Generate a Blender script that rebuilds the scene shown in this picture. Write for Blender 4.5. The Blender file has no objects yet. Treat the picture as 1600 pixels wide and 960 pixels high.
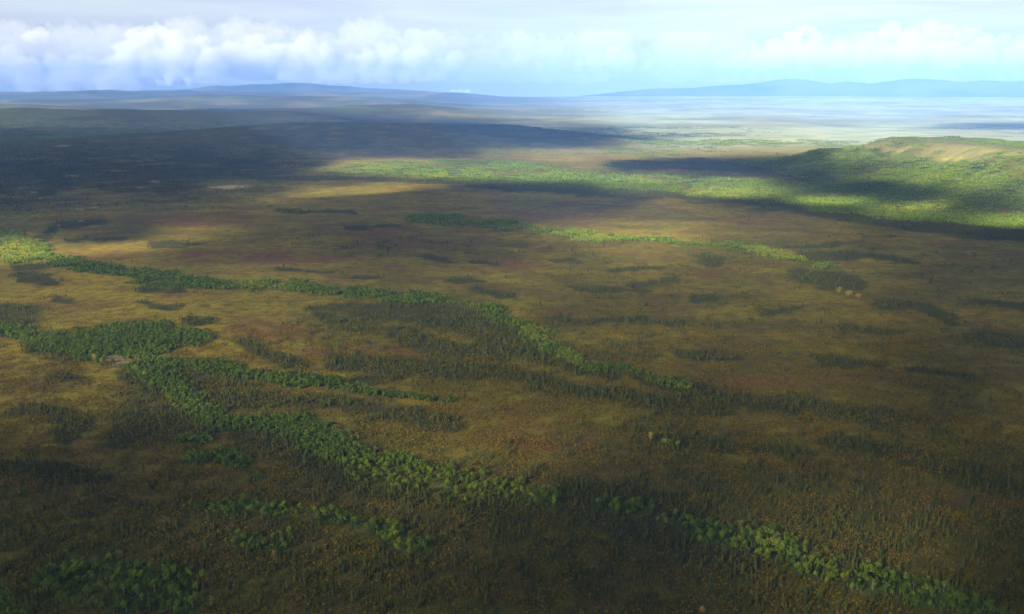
import bpy, bmesh, math, random
import numpy as np
from mathutils import Vector

random.seed(7)
rng = np.random.default_rng(7)
R = math.radians
scene = bpy.context.scene
COL = scene.collection

# ------------------------------------------------------------------ camera
CAM_H = 300.0
F = 1537.0                       # focal length in photo pixels (1600 wide)
HORIZON = 143.0                  # photo row of the true horizon
PITCH = math.atan((480 - HORIZON) / F)
cam = bpy.data.cameras.new('camera')
cam.sensor_width = 36.0
cam.lens = 36.0 * F / 1600.0
cam.clip_start = 1.0
cam.clip_end = 250000.0
cam_ob = bpy.data.objects.new('camera', cam)
COL.objects.link(cam_ob)
cam_ob.location = (0, 0, CAM_H)
cam_ob.rotation_euler = (math.pi / 2 - PITCH, 0, 0)
scene.camera = cam_ob

# ------------------------------------------------------------------ sun
SUN_EL, SUN_AZ = R(22), R(-142)
S = Vector((math.cos(SUN_EL) * math.sin(SUN_AZ), math.cos(SUN_EL) * math.cos(SUN_AZ), math.sin(SUN_EL)))
sun = bpy.data.lights.new('sun', 'SUN')
sun.energy = 5.0
sun.angle = R(0.5)
sun.color = (1.0, 0.94, 0.80)
sun_ob = bpy.data.objects.new('sun', sun)
COL.objects.link(sun_ob)
sun_ob.rotation_euler = S.to_track_quat('Z', 'Y').to_euler()
sun_ob.location = (0, 0, 5000)

# ------------------------------------------------------------------ world
world = bpy.data.worlds.new('World')
scene.world = world
world.use_nodes = True
wt = world.node_tree
wt.nodes.clear()


def node(nt, typ, **kw):
    n = nt.nodes.new(typ)
    for k, v in kw.items():
        if k.startswith('i_'):
            n.inputs[k[2:].replace('_', ' ')].default_value = v
        else:
            setattr(n, k, v)
    return n


def ramp(nt, stops, interp='LINEAR'):
    n = nt.nodes.new('ShaderNodeValToRGB')
    cr = n.color_ramp
    cr.interpolation = interp
    while len(cr.elements) < len(stops):
        cr.elements.new(0.5)
    for e, (p, c) in zip(cr.elements, stops):
        e.position = p
        e.color = (c, c, c, 1) if not hasattr(c, '__len__') else (*c, 1)
    return n


SKY_STRENGTH = 0.10
CLOUD_L = 2.65                    # radiance of the veil before the strength
sky = node(wt, 'ShaderNodeTexSky', sky_type='NISHITA', sun_disc=False)
sky.sun_elevation = SUN_EL
sky.sun_rotation = SUN_AZ
sky.air_density = 1.2
sky.dust_density = 1.5
tc = node(wt, 'ShaderNodeTexCoord')
mp = node(wt, 'ShaderNodeMapping')
mp.inputs['Scale'].default_value = (3.0, 3.0, 42.0)
wt.links.new(tc.outputs['Generated'], mp.inputs['Vector'])
nz = node(wt, 'ShaderNodeTexNoise', i_Scale=1.0, i_Detail=7.0, i_Roughness=0.55, i_Distortion=0.6)
wt.links.new(mp.outputs['Vector'], nz.inputs['Vector'])
rp = ramp(wt, [(0.30, 0.62), (0.70, 1.0)])
wt.links.new(nz.outputs['Fac'], rp.inputs['Fac'])
veil = node(wt, 'ShaderNodeMixRGB', blend_type='MIX')
veil.inputs['Color1'].default_value = (0.86 * CLOUD_L, 0.93 * CLOUD_L, 1.18 * CLOUD_L, 1)
veil.inputs['Color2'].default_value = (1.02 * CLOUD_L, 1.12 * CLOUD_L, 1.22 * CLOUD_L, 1)
nz2 = node(wt, 'ShaderNodeTexNoise', i_Scale=0.6, i_Detail=4.0, i_Roughness=0.5)
wt.links.new(mp.outputs['Vector'], nz2.inputs['Vector'])
rp2 = ramp(wt, [(0.36, 0.0), (0.64, 1.0)])
wt.links.new(nz2.outputs['Fac'], rp2.inputs['Fac'])
wt.links.new(rp2.outputs['Color'], veil.inputs['Fac'])
sx = node(wt, 'ShaderNodeSeparateXYZ')
wt.links.new(tc.outputs['Generated'], sx.inputs['Vector'])
rz = ramp(wt, [(0.0, 1.0), (0.10, 1.0), (0.20, 0.42), (0.42, 0.14), (1.0, 0.10)])
wt.links.new(sx.outputs['Z'], rz.inputs['Fac'])
dark = node(wt, 'ShaderNodeMixRGB', blend_type='MULTIPLY', i_Fac=1.0)
wt.links.new(veil.outputs['Color'], dark.inputs['Color1'])
ry = node(wt, 'ShaderNodeMapRange')
ry.inputs['From Min'].default_value = -0.3
ry.inputs['From Max'].default_value = 0.55
ry.inputs['To Min'].default_value = 0.08
ry.inputs['To Max'].default_value = 1.0
wt.links.new(sx.outputs['Y'], ry.inputs['Value'])
rzy = node(wt, 'ShaderNodeMath', operation='MULTIPLY')
wt.links.new(rz.outputs['Color'], rzy.inputs[0])
wt.links.new(ry.outputs['Result'], rzy.inputs[1])
wt.links.new(rzy.outputs['Value'], dark.inputs['Color2'])
mix = node(wt, 'ShaderNodeMixRGB', blend_type='MIX')
wt.links.new(rp.outputs['Color'], mix.inputs['Fac'])
wt.links.new(sky.outputs['Color'], mix.inputs['Color1'])
wt.links.new(dark.outputs['Color'], mix.inputs['Color2'])
bg = node(wt, 'ShaderNodeBackground')
bg.inputs['Strength'].default_value = SKY_STRENGTH
wt.links.new(mix.outputs['Color'], bg.inputs['Color'])
wo = node(wt, 'ShaderNodeOutputWorld')
wt.links.new(bg.outputs['Background'], wo.inputs['Surface'])

# ------------------------------------------------------------------ exposure and sampling
vs = scene.view_settings
vs.view_transform = 'Standard'
vs.look = 'None'
vs.exposure = 1.8
vs.gamma = 1.0
vs.use_curve_mapping = False
scene.render.engine = 'CYCLES'
cy = scene.cycles
cy.max_bounces = 8
cy.diffuse_bounces = 2
cy.volume_bounces = 6
cy.transparent_max_bounces = 48
cy.use_denoising = True
try:
    cy.denoiser = 'OPENIMAGEDENOISE'
    cy.denoising_input_passes = 'RGB_ALBEDO_NORMAL'
except Exception:
    pass
cy.sample_clamp_indirect = 4.0

# ------------------------------------------------------------------ noise and survey helpers
def _hash(ix, iy, seed):
    h = (ix.astype(np.int64) * 374761393 + iy.astype(np.int64) * 668265263 + seed * 1442695041) & 0xFFFFFFFF
    h = ((h ^ (h >> 13)) * 1274126177) & 0xFFFFFFFF
    h = (h ^ (h >> 16)) & 0xFFFFFF
    return h / float(0xFFFFFF)


def vnoise(x, y, seed=0):
    ix, iy = np.floor(x), np.floor(y)
    fx, fy = x - ix, y - iy
    u, v = fx * fx * (3 - 2 * fx), fy * fy * (3 - 2 * fy)
    a, b = _hash(ix, iy, seed), _hash(ix + 1, iy, seed)
    c, d = _hash(ix, iy + 1, seed), _hash(ix + 1, iy + 1, seed)
    return (a * (1 - u) + b * u) * (1 - v) + (c * (1 - u) + d * u) * v


def fbm(x, y, octaves=4, seed=0, gain=0.5):
    s, amp, tot = 0.0, 1.0, 0.0
    for k in range(octaves):
        s = s + amp * vnoise(x * 2 ** k + 17.3 * k, y * 2 ** k - 9.1 * k, seed + k)
        tot += amp
        amp *= gain
    return s / tot


def sstep(a, b, x):
    t = np.clip((x - a) / (b - a), 0, 1)
    return t * t * (3 - 2 * t)


CP, SP = math.cos(PITCH), math.sin(PITCH)


def at(px, py, z=0.0):
    """Ground point seen at a photo pixel."""
    u, v = (px - 800) / F, (480 - py) / F
    dx, dy, dz = u, CP + v * SP, -SP + v * CP
    t = (z - CAM_H) / dz
    return np.array((dx * t, dy * t))


def survey(x, y, z=0.0):
    """Map coordinates (bearing column, range row) of a ground point."""
    y = np.maximum(y, 60.0)
    d = y * CP - (z - CAM_H) * SP
    v = (y * SP + (z - CAM_H) * CP) / d
    return 800 + F * x / d, 480 - F * v


def seg_dist(px, py, pts):
    """Signed closeness to a stroke: 1 on its line, 0 at its half width, negative outside. pts: (x, y, halfwidth)"""
    best = np.full(px.shape, -99.0)
    if len(pts) == 1:
        pts = [pts[0], pts[0]]
    for (x0, y0, w0), (x1, y1, w1) in zip(pts[:-1], pts[1:]):
        dx, dy = x1 - x0, y1 - y0
        L = dx * dx + dy * dy
        t = np.clip(((px - x0) * dx + (py - y0) * dy) / L, 0, 1) if L > 0 else np.zeros_like(px)
        w = w0 + (w1 - w0) * t
        ex, ey = (px - x0 - t * dx), (py - y0 - t * dy)
        d = np.sqrt((ex * 0.6) ** 2 + ey ** 2)
        best = np.maximum(best, 1 - d / w)
    return best


def blob(px, py, cx, cy_, rx, ry):
    return 1 - np.sqrt(((px - cx) / rx) ** 2 + ((py - cy_) / ry) ** 2)


# ------------------------------------------------------------------ terrain
BLUFF = [at(1095, 246), at(1130, 252), at(1200, 266), at(1300, 290), at(1420, 311), at(1600, 330), at(1800, 346), at(2100, 372)]


def bluff_coords(x, y):
    best = np.full(x.shape, 1e9)
    sgn = np.zeros(x.shape)
    along = np.zeros(x.shape)
    acc = 0.0
    for a, b in zip(BLUFF[:-1], BLUFF[1:]):
        d = b - a
        L = math.hypot(*d)
        t = np.clip(((x - a[0]) * d[0] + (y - a[1]) * d[1]) / (L * L), 0, 1)
        ex, ey = x - a[0] - t * d[0], y - a[1] - t * d[1]
        dist = np.hypot(ex, ey)
        side = -(d[0] * (y - a[1]) - d[1] * (x - a[0])) / L
        m = dist < best
        best = np.where(m, dist, best)
        sgn = np.where(m, np.sign(side), sgn)
        along = np.where(m, acc + t * L, along)
        acc += L
    # the base line runs towards the viewer: the hill lies on its left-hand side seen that way
    return best * -sgn, along


def hill_height(x, y):
    d, s = bluff_coords(x, y)
    spur = (fbm((s + 0.55 * d) / 150.0, d / 900.0, 3, 31) - 0.5)
    dd = d + 150 * spur * sstep(-60, 120, d) * (1 - sstep(420, 620, d)) + 40 * (fbm(s / 60, d / 200, 2, 33) - .5)
    up = sstep(0, 430, dd) * 0.75 + 0.25 * np.clip(dd / 430, 0, 1)
    down = 1 - sstep(900, 1500, d)
    nose = sstep(250, 720, s + 0.22 * d)
    gul = 1 - np.abs(fbm((s + 0.6 * d) / 150.0, d / 1500.0, 3, 35) - .5) * 5.0
    gul2 = 1 - np.abs(fbm((s + 0.5 * d) / 80.0, d / 700.0, 2, 36) - .5) * 4.0
    face = sstep(20, 170, d) * (1 - sstep(380, 640, d))
    cut = 1 - face * (0.44 * np.clip(gul, 0, 1) + 0.10 * np.clip(gul2, 0, 1))
    return np.where(d > 0, 112 * up * down * nose * cut, 0.0) * (d > 0)


def ridge_height(x, y):
    prof_x = [-9000, -3300, -3000, -2150, -1400, -1050, -620, 0, 350, 560, 820]
    prof_z = [0, 0, 6, 48, 112, 122, 108, 92, 60, 34, 0]
    p = np.interp(x + 60 * (fbm(y / 500, x / 900, 3, 5) - .5), prof_x, prof_z)
    g = np.exp(-((y - 6000) / np.where(y < 6000, 650, 900)) ** 2)
    h = p * g * (0.86 + 0.28 * fbm(x / 500, y / 500, 3, 6))
    return h


def layer_height(x, y):
    b = x / np.maximum(y, 1.0)
    h = 0.0
    for dep, zt, wid, x0, x1, sd in ((9300, 118, 900, -.9, -.16, 51), (12800, 132, 1300, -.9, -.02, 52), (17000, 150, 1500, -.9, -.06, 53), (21500, 205, 1900, -.9, .0, 54)):
        line = dep + 900 * (fbm(x / 4200, np.zeros_like(x) + sd, 3, sd) - .5)
        top = zt * (0.35 + 1.25 * fbm(x / 2300, np.zeros_like(x) + 3.3 * sd, 4, sd + 7))
        h = np.maximum(h, top * np.exp(-((y - line) / wid) ** 2) * sstep(x1 + .07, x1 - .07, b) * (.9 + .2 * fbm(x / 400, y / 400, 3, sd)))
    return h


def base_height(x, y):
    rr = np.hypot(x, y)
    h = 5 * (fbm(x / 260, y / 260, 3, 1) - 0.5) * sstep(200, 700, rr)
    far = sstep(7500, 13000, y)
    rightness = sstep(-0.10, 0.14, x / np.maximum(y, 1))
    h = h + far * ((62 + 60 * (1 - rightness)) * (fbm(x / 5200, y / 2600, 4, 2) - 0.46) + 26 * (fbm(x / 1500, y / 900, 3, 3) - .5))
    h = h + rightness * 172 * sstep(9000, 24500, y) + (1 - rightness) * 120 * sstep(12000, 27000, y)
    h = h - 190 * sstep(25000, 28500, np.hypot(x, y)) * sstep(25000, 28500, np.hypot(x, y))
    return h


def height(x, y):
    x = np.asarray(x, float)
    y = np.asarray(y, float)
    return base_height(x, y) + hill_height(x, y) + ridge_height(x, y) + layer_height(x, y)


# ------------------------------------------------------------------ land cover (survey strokes)
GREEN = [
    [(640, 341, 4), (700, 345, 6), (760, 352, 5), (870, 362, 4)],
    [(880, 365, 5), (930, 370, 5), (1000, 375, 4), (1080, 381, 3)],
    [(1085, 383, 2.5), (1170, 391, 3.5), (1215, 399, 5), (1262, 406, 4)],
    [(1290, 414, 5), (1310, 418, 4)],
    [(80, 407, 5), (120, 416, 8), (200, 428, 7), (270, 437, 7), (330, 440, 6), (370, 447, 8), (460, 450, 7), (530, 456, 7),
     (620, 462, 7), (700, 470, 7), (760, 484, 7), (800, 508, 9), (850, 533, 9), (900, 556, 7), (930, 573, 6), (1000, 584, 4), (1060, 597, 4)],
    [(-30, 380, 14), (15, 386, 18), (48, 390, 14)],
    [(-20, 510, 10), (30, 518, 10), (70, 527, 14), (130, 533, 16), (200, 530, 22), (260, 527, 20), (300, 529, 12)],
    [(150, 556, 12), (200, 566, 12), (232, 578, 16), (268, 605, 12), (292, 632, 12), (325, 655, 14), (400, 664, 11), (470, 680, 18),
     (540, 705, 20), (610, 728, 24), (690, 750, 22), (760, 765, 16), (835, 776, 13)],
    [(225, 566, 6), (300, 572, 5), (400, 582, 8), (470, 592, 9), (530, 600, 8), (570, 612, 6), (640, 622, 5), (720, 632, 4)],
    [(265, 690, 8), (290, 684, 9)],
    [(290, 716, 9), (335, 718, 13), (385, 728, 9)],
    [(290, 797, 8), (350, 797, 10), (420, 797, 10), (500, 803, 10), (570, 828, 12), (625, 850, 15), (650, 862, 10)],
    [(360, 840, 10), (420, 850, 12)],
    [(100, 905, 18), (150, 905, 28), (210, 912, 34), (270, 930, 30), (310, 955, 20)],
    [(-10, 945, 26), (20, 950, 18)],
    [(950, 795, 8), (1000, 800, 8)],
    [(1040, 815, 8), (1080, 823, 11), (1130, 840, 16), (1200, 852, 24), (1270, 880, 22), (1340, 900, 18), (1410, 922, 18), (1480, 945, 16), (1560, 975, 14)],
]
FLOOD_TOP = ([400, 490, 560, 640, 740, 850, 1000, 1160, 1300, 1400, 1600, 1900], [276, 266, 256, 252, 250, 256, 269, 278, 286, 300, 333, 368])
FLOOD_BOT = ([400, 490, 560, 640, 740, 850, 1000, 1160, 1300, 1400, 1600, 1900], [274, 272, 273, 277, 284, 290, 297, 312, 332, 343, 362, 388])
SPRUCE = [
    [(400, 281, 3), (560, 279, 3), (700, 286, 4), (840, 297, 6), (1050, 304, 6), (1250, 327, 7), (1450, 353, 9), (1700, 383, 10)],
    [(960, 260, 6), (1080, 258, 8), (1200, 262, 8)],
    [(560, 487, 12), (650, 490, 18), (740, 503, 22), (800, 530, 28), (880, 562, 16), (960, 584, 10)],
    [(620, 520, 16), (700, 540, 18), (780, 555, 20)],
    [(500, 485, 8), (600, 482, 8)],
    [(510, 560, 10), (580, 568, 16), (680, 578, 14), (780, 592, 12), (880, 612, 14), (1000, 622, 16), (1150, 630, 14)],
    [(385, 540, 8), (420, 552, 12), (460, 562, 8)],
    [(260, 590, 16), (340, 606, 24), (430, 622, 16), (520, 634, 14), (620, 652, 12), (720, 666, 10)],
    [(1000, 590, 8), (1080, 604, 10), (1170, 620, 10)],
    [(1200, 625, 10), (1300, 640, 12), (1420, 656, 10)],
    [(70, 640, 12), (130, 655, 12), (110, 685, 10)],
    [(170, 690, 10), (220, 660, 34), (290, 660, 30)],
    [(-30, 735, 14), (60, 738, 14), (160, 748, 8)],
    [(20, 640, 8), (60, 636, 10)],
    [(80, 590, 7), (115, 588, 8)],
    [(-20, 487, 20), (20, 490, 22), (40, 500, 12)],
    [(60, 540, 14), (120, 546, 16)],
    [(200, 590, 12), (250, 620, 16), (300, 660, 12)],
    [(380, 690, 22), (460, 715, 20), (560, 745, 18), (680, 778, 18), (800, 800, 20)],
    [(850, 770, 12), (950, 790, 30), (1050, 830, 40), (1150, 880, 30)],
    [(1310, 690, 12), (1400, 712, 16), (1500, 735, 18), (1620, 760, 18)],
    [(1040, 690, 9), (1140, 700, 12), (1220, 706, 10)],
    [(560, 660, 6), (640, 655, 8), (720, 664, 6)],
    [(640, 575, 10), (560, 600, 8)],
    [(670, 405, 3), (700, 406, 3)], [(735, 410, 4), (775, 412, 4)], [(565, 429, 4), (600, 432, 4)],
    [(700, 438, 5), (750, 440, 4)], [(745, 452, 5), (815, 456, 5)], [(865, 408, 4), (905, 408, 4)],
    [(960, 420, 4), (1040, 417, 4)], [(1000, 445, 7), (1055, 434, 7)], [(900, 452, 5), (970, 455, 5)],
    [(875, 500, 5), (930, 506, 6), (1000, 497, 5)], [(1015, 505, 5), (1060, 502, 4)],
    [(940, 448, 5), (1010, 458, 5)], [(1090, 465, 4), (1120, 463, 5)],
    [(1100, 405, 6), (1125, 410, 7)], [(1240, 385, 5), (1300, 382, 7)], [(1260, 402, 8), (1340, 400, 9)],
    [(1240, 430, 12), (1290, 436, 16), (1330, 442, 10)], [(1350, 400, 6), (1420, 412, 6)],
    [(1380, 475, 8), (1440, 480, 8), (1480, 500, 8)], [(1530, 470, 8), (1620, 480, 8)], [(1520, 530, 10), (1620, 545, 12)],
    [(1070, 560, 6), (1150, 562, 7)], [(1280, 565, 8), (1360, 567, 8)], [(1190, 490, 5), (1240, 487, 6)],
    [(1430, 580, 8), (1520, 590, 8)], [(1320, 515, 8), (1400, 520, 8)],
    [(60, 415, 6), (20, 420, 6)], [(30, 435, 7), (70, 440, 7)], [(230, 448, 5), (290, 450, 5)],
    [(90, 465, 6), (110, 470, 6)], [(230, 478, 4), (280, 480, 4)], [(310, 495, 6), (345, 498, 5)],
    [(500, 500, 8), (560, 510, 8)], [(440, 420, 3), (520, 424, 3)],
    [(60, 375, 6), (90, 352, 6), (160, 345, 5)], [(110, 377, 4), (190, 374, 4)],
    [(250, 385, 4), (330, 382, 4)], [(440, 330, 3), (560, 334, 3)], [(540, 352, 4), (620, 356, 4)],
]
RED = [
    (310, 345, 110, 9, .75), (380, 402, 170, 11, .8), (170, 400, 90, 8, .5), (590, 366, 50, 9, 1.0), (640, 380, 120, 10, .6),
    (795, 412, 45, 10, 1.0), (760, 425, 60, 7, .5), (880, 335, 90, 10, .6), (850, 695, 90, 18, .8), (940, 740, 110, 14, .6),
    (125, 765, 50, 10, 1.2), (-10, 755, 60, 8, .8), (1230, 600, 160, 10, .7), (560, 545, 130, 7, .8), (700, 566, 130, 7, .8),
    (1300, 740, 80, 14, .6), (430, 710, 70, 14, .5), (1190, 345, 70, 8, .5), (1115, 425, 60, 10, .5), (300, 460, 80, 8, .4),
    (420, 520, 90, 10, .6), (1350, 850, 120, 25, .7), (350, 860, 140, 30, .5), (760, 900, 160, 26, .5), (1500, 800, 120, 30, .5),
]
PALE = [
    (355, 292, 34, 2.6), (113, 275, 9, 1.6), (185, 267, 30, 1.2), (52, 301, 6, 1.6), (63, 309, 5, 1.6), (125, 328, 8, 1.4), (148, 324, 7, 1.6),
    (126, 346, 7, 1.6), (96, 353, 11, 1.0), (242, 284, 12, 1.6), (100, 232, 14, 1.2),
]


LIME = [  # yellow green stands; the sunlit left spot's brightness is also put into hue
    (28, 388, 40, 18, .75), (930, 370, 90, 9, .45), (1215, 399, 60, 9, .6), (1330, 460, 50, 12, .7), (830, 525, 50, 24, .4), (900, 556, 40, 14, .5),
    (1060, 597, 60, 8, .4), (410, 450, 60, 10, .5), (60, 525, 30, 16, .4), (200, 565, 60, 16, .4), (290, 632, 50, 22, .25), (600, 720, 120, 30, .18),
    (780, 768, 60, 14, .35), (1200, 850, 60, 24, .5), (1300, 890, 80, 24, .2), (440, 800, 90, 10, .3), (620, 850, 40, 18, .45), (200, 915, 110, 34, .25),
    (10, 945, 30, 20, .3), (330, 715, 60, 14, .3), (560, 262, 80, 8, .35), (700, 275, 60, 8, .3), (1380, 333, 90, 8, .2), (1440, 326, 80, 4, .6), (1100, 300, 80, 8, .25),
]


def cover(x, y):
    """Land cover weights at ground points (numpy arrays)."""
    wx = 1 * (fbm(x / 90, y / 90, 3, 11) - .5)
    wy = 1 * (fbm(x / 90, y / 90, 3, 12) - .5)
    fine = fbm(x / 22, y / 22, 3, 13) - .5
    px, py = survey(x, y)
    k = np.clip((py - 143) / 400, 0.05, 1.6)
    qx = px + 60 * wx * k + 22 * fine * k
    qy = py + 26 * wy * k + 10 * fine * k
    big = fbm(x / 320, y / 320, 4, 14)
    mid = fbm(x / 70, y / 70, 3, 15)
    green = np.full(x.shape, -9.0)
    for s in GREEN:
        green = np.maximum(green, seg_dist(qx, qy, s))
    green = sstep(-0.45, 0.30, green + 1.1 * (fbm(x / 34, y / 34, 3, 23) - .5)) * (0.62 + 0.38 * sstep(.36, .52, fbm(x / 55, y / 55, 3, 24)))
    ft, fb = np.interp(qx, *FLOOD_TOP), np.interp(qx, *FLOOD_BOT)
    flood = sstep(-1.5, 1.5, qy - ft) * sstep(-2, 2, fb - qy) * sstep(440, 520, qx)
    gaps = sstep(0.40, 0.56, fbm(x / 260, y / 200, 3, 16))
    green = np.maximum(green, flood * (0.35 + 0.65 * gaps))
    spruce = np.full(x.shape, -9.0)
    for s in SPRUCE:
        spruce = np.maximum(spruce, seg_dist(qx, qy, s))
    spruce = sstep(-0.5, 0.5, spruce + 0.9 * (mid - .5))
    # open scatter of trees, thicker towards the foreground and the far left
    near = sstep(610, 860, py)
    left = sstep(355, 300, py + 0.05 * px) * sstep(560, 380, px)
    dens = 0.34 + 0.20 * near + 0.15 * left
    scatter = sstep(1 - dens - .10, 1 - dens + .16, 0.55 * big + 0.45 * mid + 0.16)
    scatter = scatter * np.maximum(np.maximum(0.55 * near, left), 0.42 * sstep(400, 520, px) * sstep(330, 400, py))
    spruce = np.maximum(spruce, scatter)
    rdg = ridge_height(x, y)
    spruce = np.maximum(spruce, sstep(4, 20, rdg) * (0.55 + 0.45 * sstep(.3, .55, mid)))
    lay = layer_height(x, y)
    spruce = np.maximum(spruce, .9 * sstep(10, 40, lay) * sstep(.36, .50, fbm(x / 800, y / 800, 4, 27)))
    d, s_ = bluff_coords(x, y)
    onhill = (sstep(0, 40, d) * sstep(120, 330, s_ + 0.22 * d)) * (d < 1500)
    hillwood = onhill * (1 - sstep(385, 450, d + 40 * wx))
    green = np.maximum(green, hillwood * (.6 + .4 * sstep(.28, .5, fbm(s_ / 120 + d / 300, d / 260, 3, 17))))
    spruce = np.maximum(spruce * (1 - .9 * onhill), hillwood * sstep(.62, .42, fbm(s_ / 120 + d / 300, d / 260, 3, 17)) * 0.4)
    spruce = np.where(d < 0, np.maximum(spruce, sstep(330, 120, -d) * sstep(2900, 3300, y) * 0.8 * sstep(.35, .5, mid)), spruce)
    green = np.where(d > 0, green * (onhill > 0), green)
    far = sstep(4300, 6500, y) * (1 - sstep(4, 20, rdg))
    farwood = far * sstep(.48, .60, fbm(x / 700, y / 700, 5, 18))
    fargreen = far * sstep(.52, .62, fbm(x / 600, y / 600, 5, 19))
    spruce = np.maximum(spruce, 0.8 * farwood * sstep(.3, .1, x / np.maximum(y, 1)))
    green = np.maximum(green, fargreen * .7)
    spruce = np.clip(np.maximum(spruce * (1 - .6 * green), .16 * (green > .1)), 0, 1)
    red = np.zeros(x.shape)
    for cx, cy_, rx, ry, w in RED:
        red = np.maximum(red, w * sstep(-.5, .55, blob(qx, qy, cx, cy_, rx, ry)))
    red = np.clip(red * (0.35 + 1.1 * sstep(.3, .7, fbm(x / 40, y / 40, 3, 20))), 0, 1)
    gold = sstep(.34, .66, 0.55 * big + 0.45 * fbm(x / 150, y / 60, 3, 21))
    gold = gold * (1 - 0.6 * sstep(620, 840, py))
    gold = np.maximum(gold, 0.95 * sstep(-.5, .3, blob(qx, qy, 200, 530, 430, 125)) * sstep(.15, .4, mid))
    pale = np.zeros(x.shape)
    for cx, cy_, rx, ry in PALE:
        pale = np.maximum(pale, sstep(-.1, .4, blob(px + 8 * wx, py + 2 * fine, cx, cy_, rx, ry)))
    pale = np.maximum(pale, sstep(-.1, .5, blob(qx, qy, 186, 566, 27, 9)))
    green = green * (1 - pale)
    spruce = spruce * (1 - pale)
    eastern = sstep(-.05, .16, x / np.maximum(y, 1))
    dry = far * np.maximum((.25 + .75 * eastern) * sstep(.42, .66, fbm(x / 1200, y / 900, 5, 22)), eastern * (.55 + .45 * sstep(.35, .6, fbm(x / 900, y / 900, 5, 26))))
    green = green * (1 - .55 * far * eastern)
    lime = np.zeros(x.shape)
    for cx, cy_, rx, ry, w in LIME:
        lime = np.maximum(lime, w * sstep(-.3, .5, blob(qx, qy, cx, cy_, rx, ry)))
    lime = lime * .75 * (.4 + .8 * sstep(.35, .65, fbm(x / 16, y / 16, 2, 25)))
    crest = (onhill > 0.5) * sstep(385, 450, d + 40 * wx)
    gold = gold * (1 - .75 * crest)
    green = np.maximum(green, crest * .42 * sstep(.34, .6, fbm(x / 130, y / 130, 3, 28)))
    dry = np.maximum(dry, 0.22 * (onhill > 0.5) * sstep(385, 450, d + 40 * wx))
    return dict(lime=lime, green=green, spruce=spruce, red=red, gold=np.clip(gold, 0, 1), pale=pale, dry=np.clip(dry, 0, 1))


# ------------------------------------------------------------------ mesh helpers
def tag(o, label=None, cat=None, group=None, kind=None):
    if label: o['label'] = label
    if cat: o['category'] = cat
    if group: o['group'] = group
    if kind: o['kind'] = kind
    return o


def mesh_np(name, verts, faces, attrs=None, smooth=True):
    verts = np.asarray(verts, np.float32)
    faces = np.asarray(faces, np.int32)
    n = faces.shape[1]
    me = bpy.data.meshes.new(name)
    me.vertices.add(len(verts))
    me.vertices.foreach_set('co', verts.ravel())
    me.loops.add(faces.size)
    me.loops.foreach_set('vertex_index', faces.ravel())
    me.polygons.add(len(faces))
    me.polygons.foreach_set('loop_start', np.arange(0, faces.size, n, dtype=np.int32))
    me.polygons.foreach_set('loop_total', np.full(len(faces), n, np.int32))
    me.polygons.foreach_set('use_smooth', np.full(len(faces), smooth))
    for k, v in (attrs or {}).items():
        a = me.attributes.new(k, 'FLOAT', 'POINT')
        a.data.foreach_set('value', np.asarray(v, np.float32))
    me.update(calc_edges=True)
    return me


def link(name, me, mats=(), parent=None):
    o = bpy.data.objects.new(name, me)
    for m in (mats if isinstance(mats, (list, tuple)) else [mats]):
        if m and m.name not in me.materials:
            me.materials.append(m)
    COL.objects.link(o)
    if parent: o.parent = parent
    return o


def new_mat(name):
    m = bpy.data.materials.new(name)
    m.use_nodes = True
    nt = m.node_tree
    b = nt.nodes['Principled BSDF']
    b.inputs['Roughness'].default_value = 0.95
    b.inputs['Specular IOR Level'].default_value = 0.08
    return m, nt, b


def mixc(nt, fac, a, b):
    n = nt.nodes.new('ShaderNodeMixRGB')
    for s, v in (('Fac', fac), ('Color1', a), ('Color2', b)):
        if isinstance(v, (tuple, list)):
            n.inputs[s].default_value = (*v, 1)
        elif isinstance(v, (int, float)):
            n.inputs[s].default_value = v
        else:
            nt.links.new(v, n.inputs[s])
    return n.outputs['Color']


def noise(nt, vec, scale, detail=4.0, rough=0.6, lo=0.35, hi=0.65, a=0.0, b=1.0):
    n = node(nt, 'ShaderNodeTexNoise', i_Scale=scale, i_Detail=detail, i_Roughness=rough)
    nt.links.new(vec, n.inputs['Vector'])
    r = node(nt, 'ShaderNodeMapRange')
    r.inputs['From Min'].default_value = lo
    r.inputs['From Max'].default_value = hi
    r.inputs['To Min'].default_value = a
    r.inputs['To Max'].default_value = b
    nt.links.new(n.outputs['Fac'], r.inputs['Value'])
    return r.outputs['Result']


def mul(nt, a, b, op='MULTIPLY'):
    n = node(nt, 'ShaderNodeMath', operation=op, use_clamp=True)
    for i, v in enumerate((a, b)):
        if isinstance(v, (int, float)):
            n.inputs[i].default_value = v
        else:
            nt.links.new(v, n.inputs[i])
    return n.outputs['Value']


# ------------------------------------------------------------------ ground material
gm, nt, bsdf = new_mat('tundra')
geo = node(nt, 'ShaderNodeNewGeometry')
pos = geo.outputs['Position']
att = {}
for k in ('green', 'spruce', 'red', 'gold', 'pale', 'dry'):
    a = node(nt, 'ShaderNodeAttribute', attribute_name=k)
    att[k] = a.outputs['Fac']
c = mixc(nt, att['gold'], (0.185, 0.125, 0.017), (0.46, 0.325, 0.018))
c = mixc(nt, noise(nt, pos, 0.0065, 6, .62, .40, .60, 0, .75), c, (0.19, 0.170, 0.018))
c = mixc(nt, noise(nt, pos, 0.0105, 5, .62, .47, .62, 0, .70), c, (0.215, 0.112, 0.026))
c = mixc(nt, noise(nt, pos, 0.013, 5, .58, .46, .70, 0, .55), c, (0.52, 0.375, 0.022))
c = mixc(nt, mul(nt, att['red'], 0.8), c, (0.26, 0.095, 0.036))
c = mixc(nt, noise(nt, pos, 0.055, 5, .7, .44, .64, 0, .66), c, (0.085, 0.076, 0.020))
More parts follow.
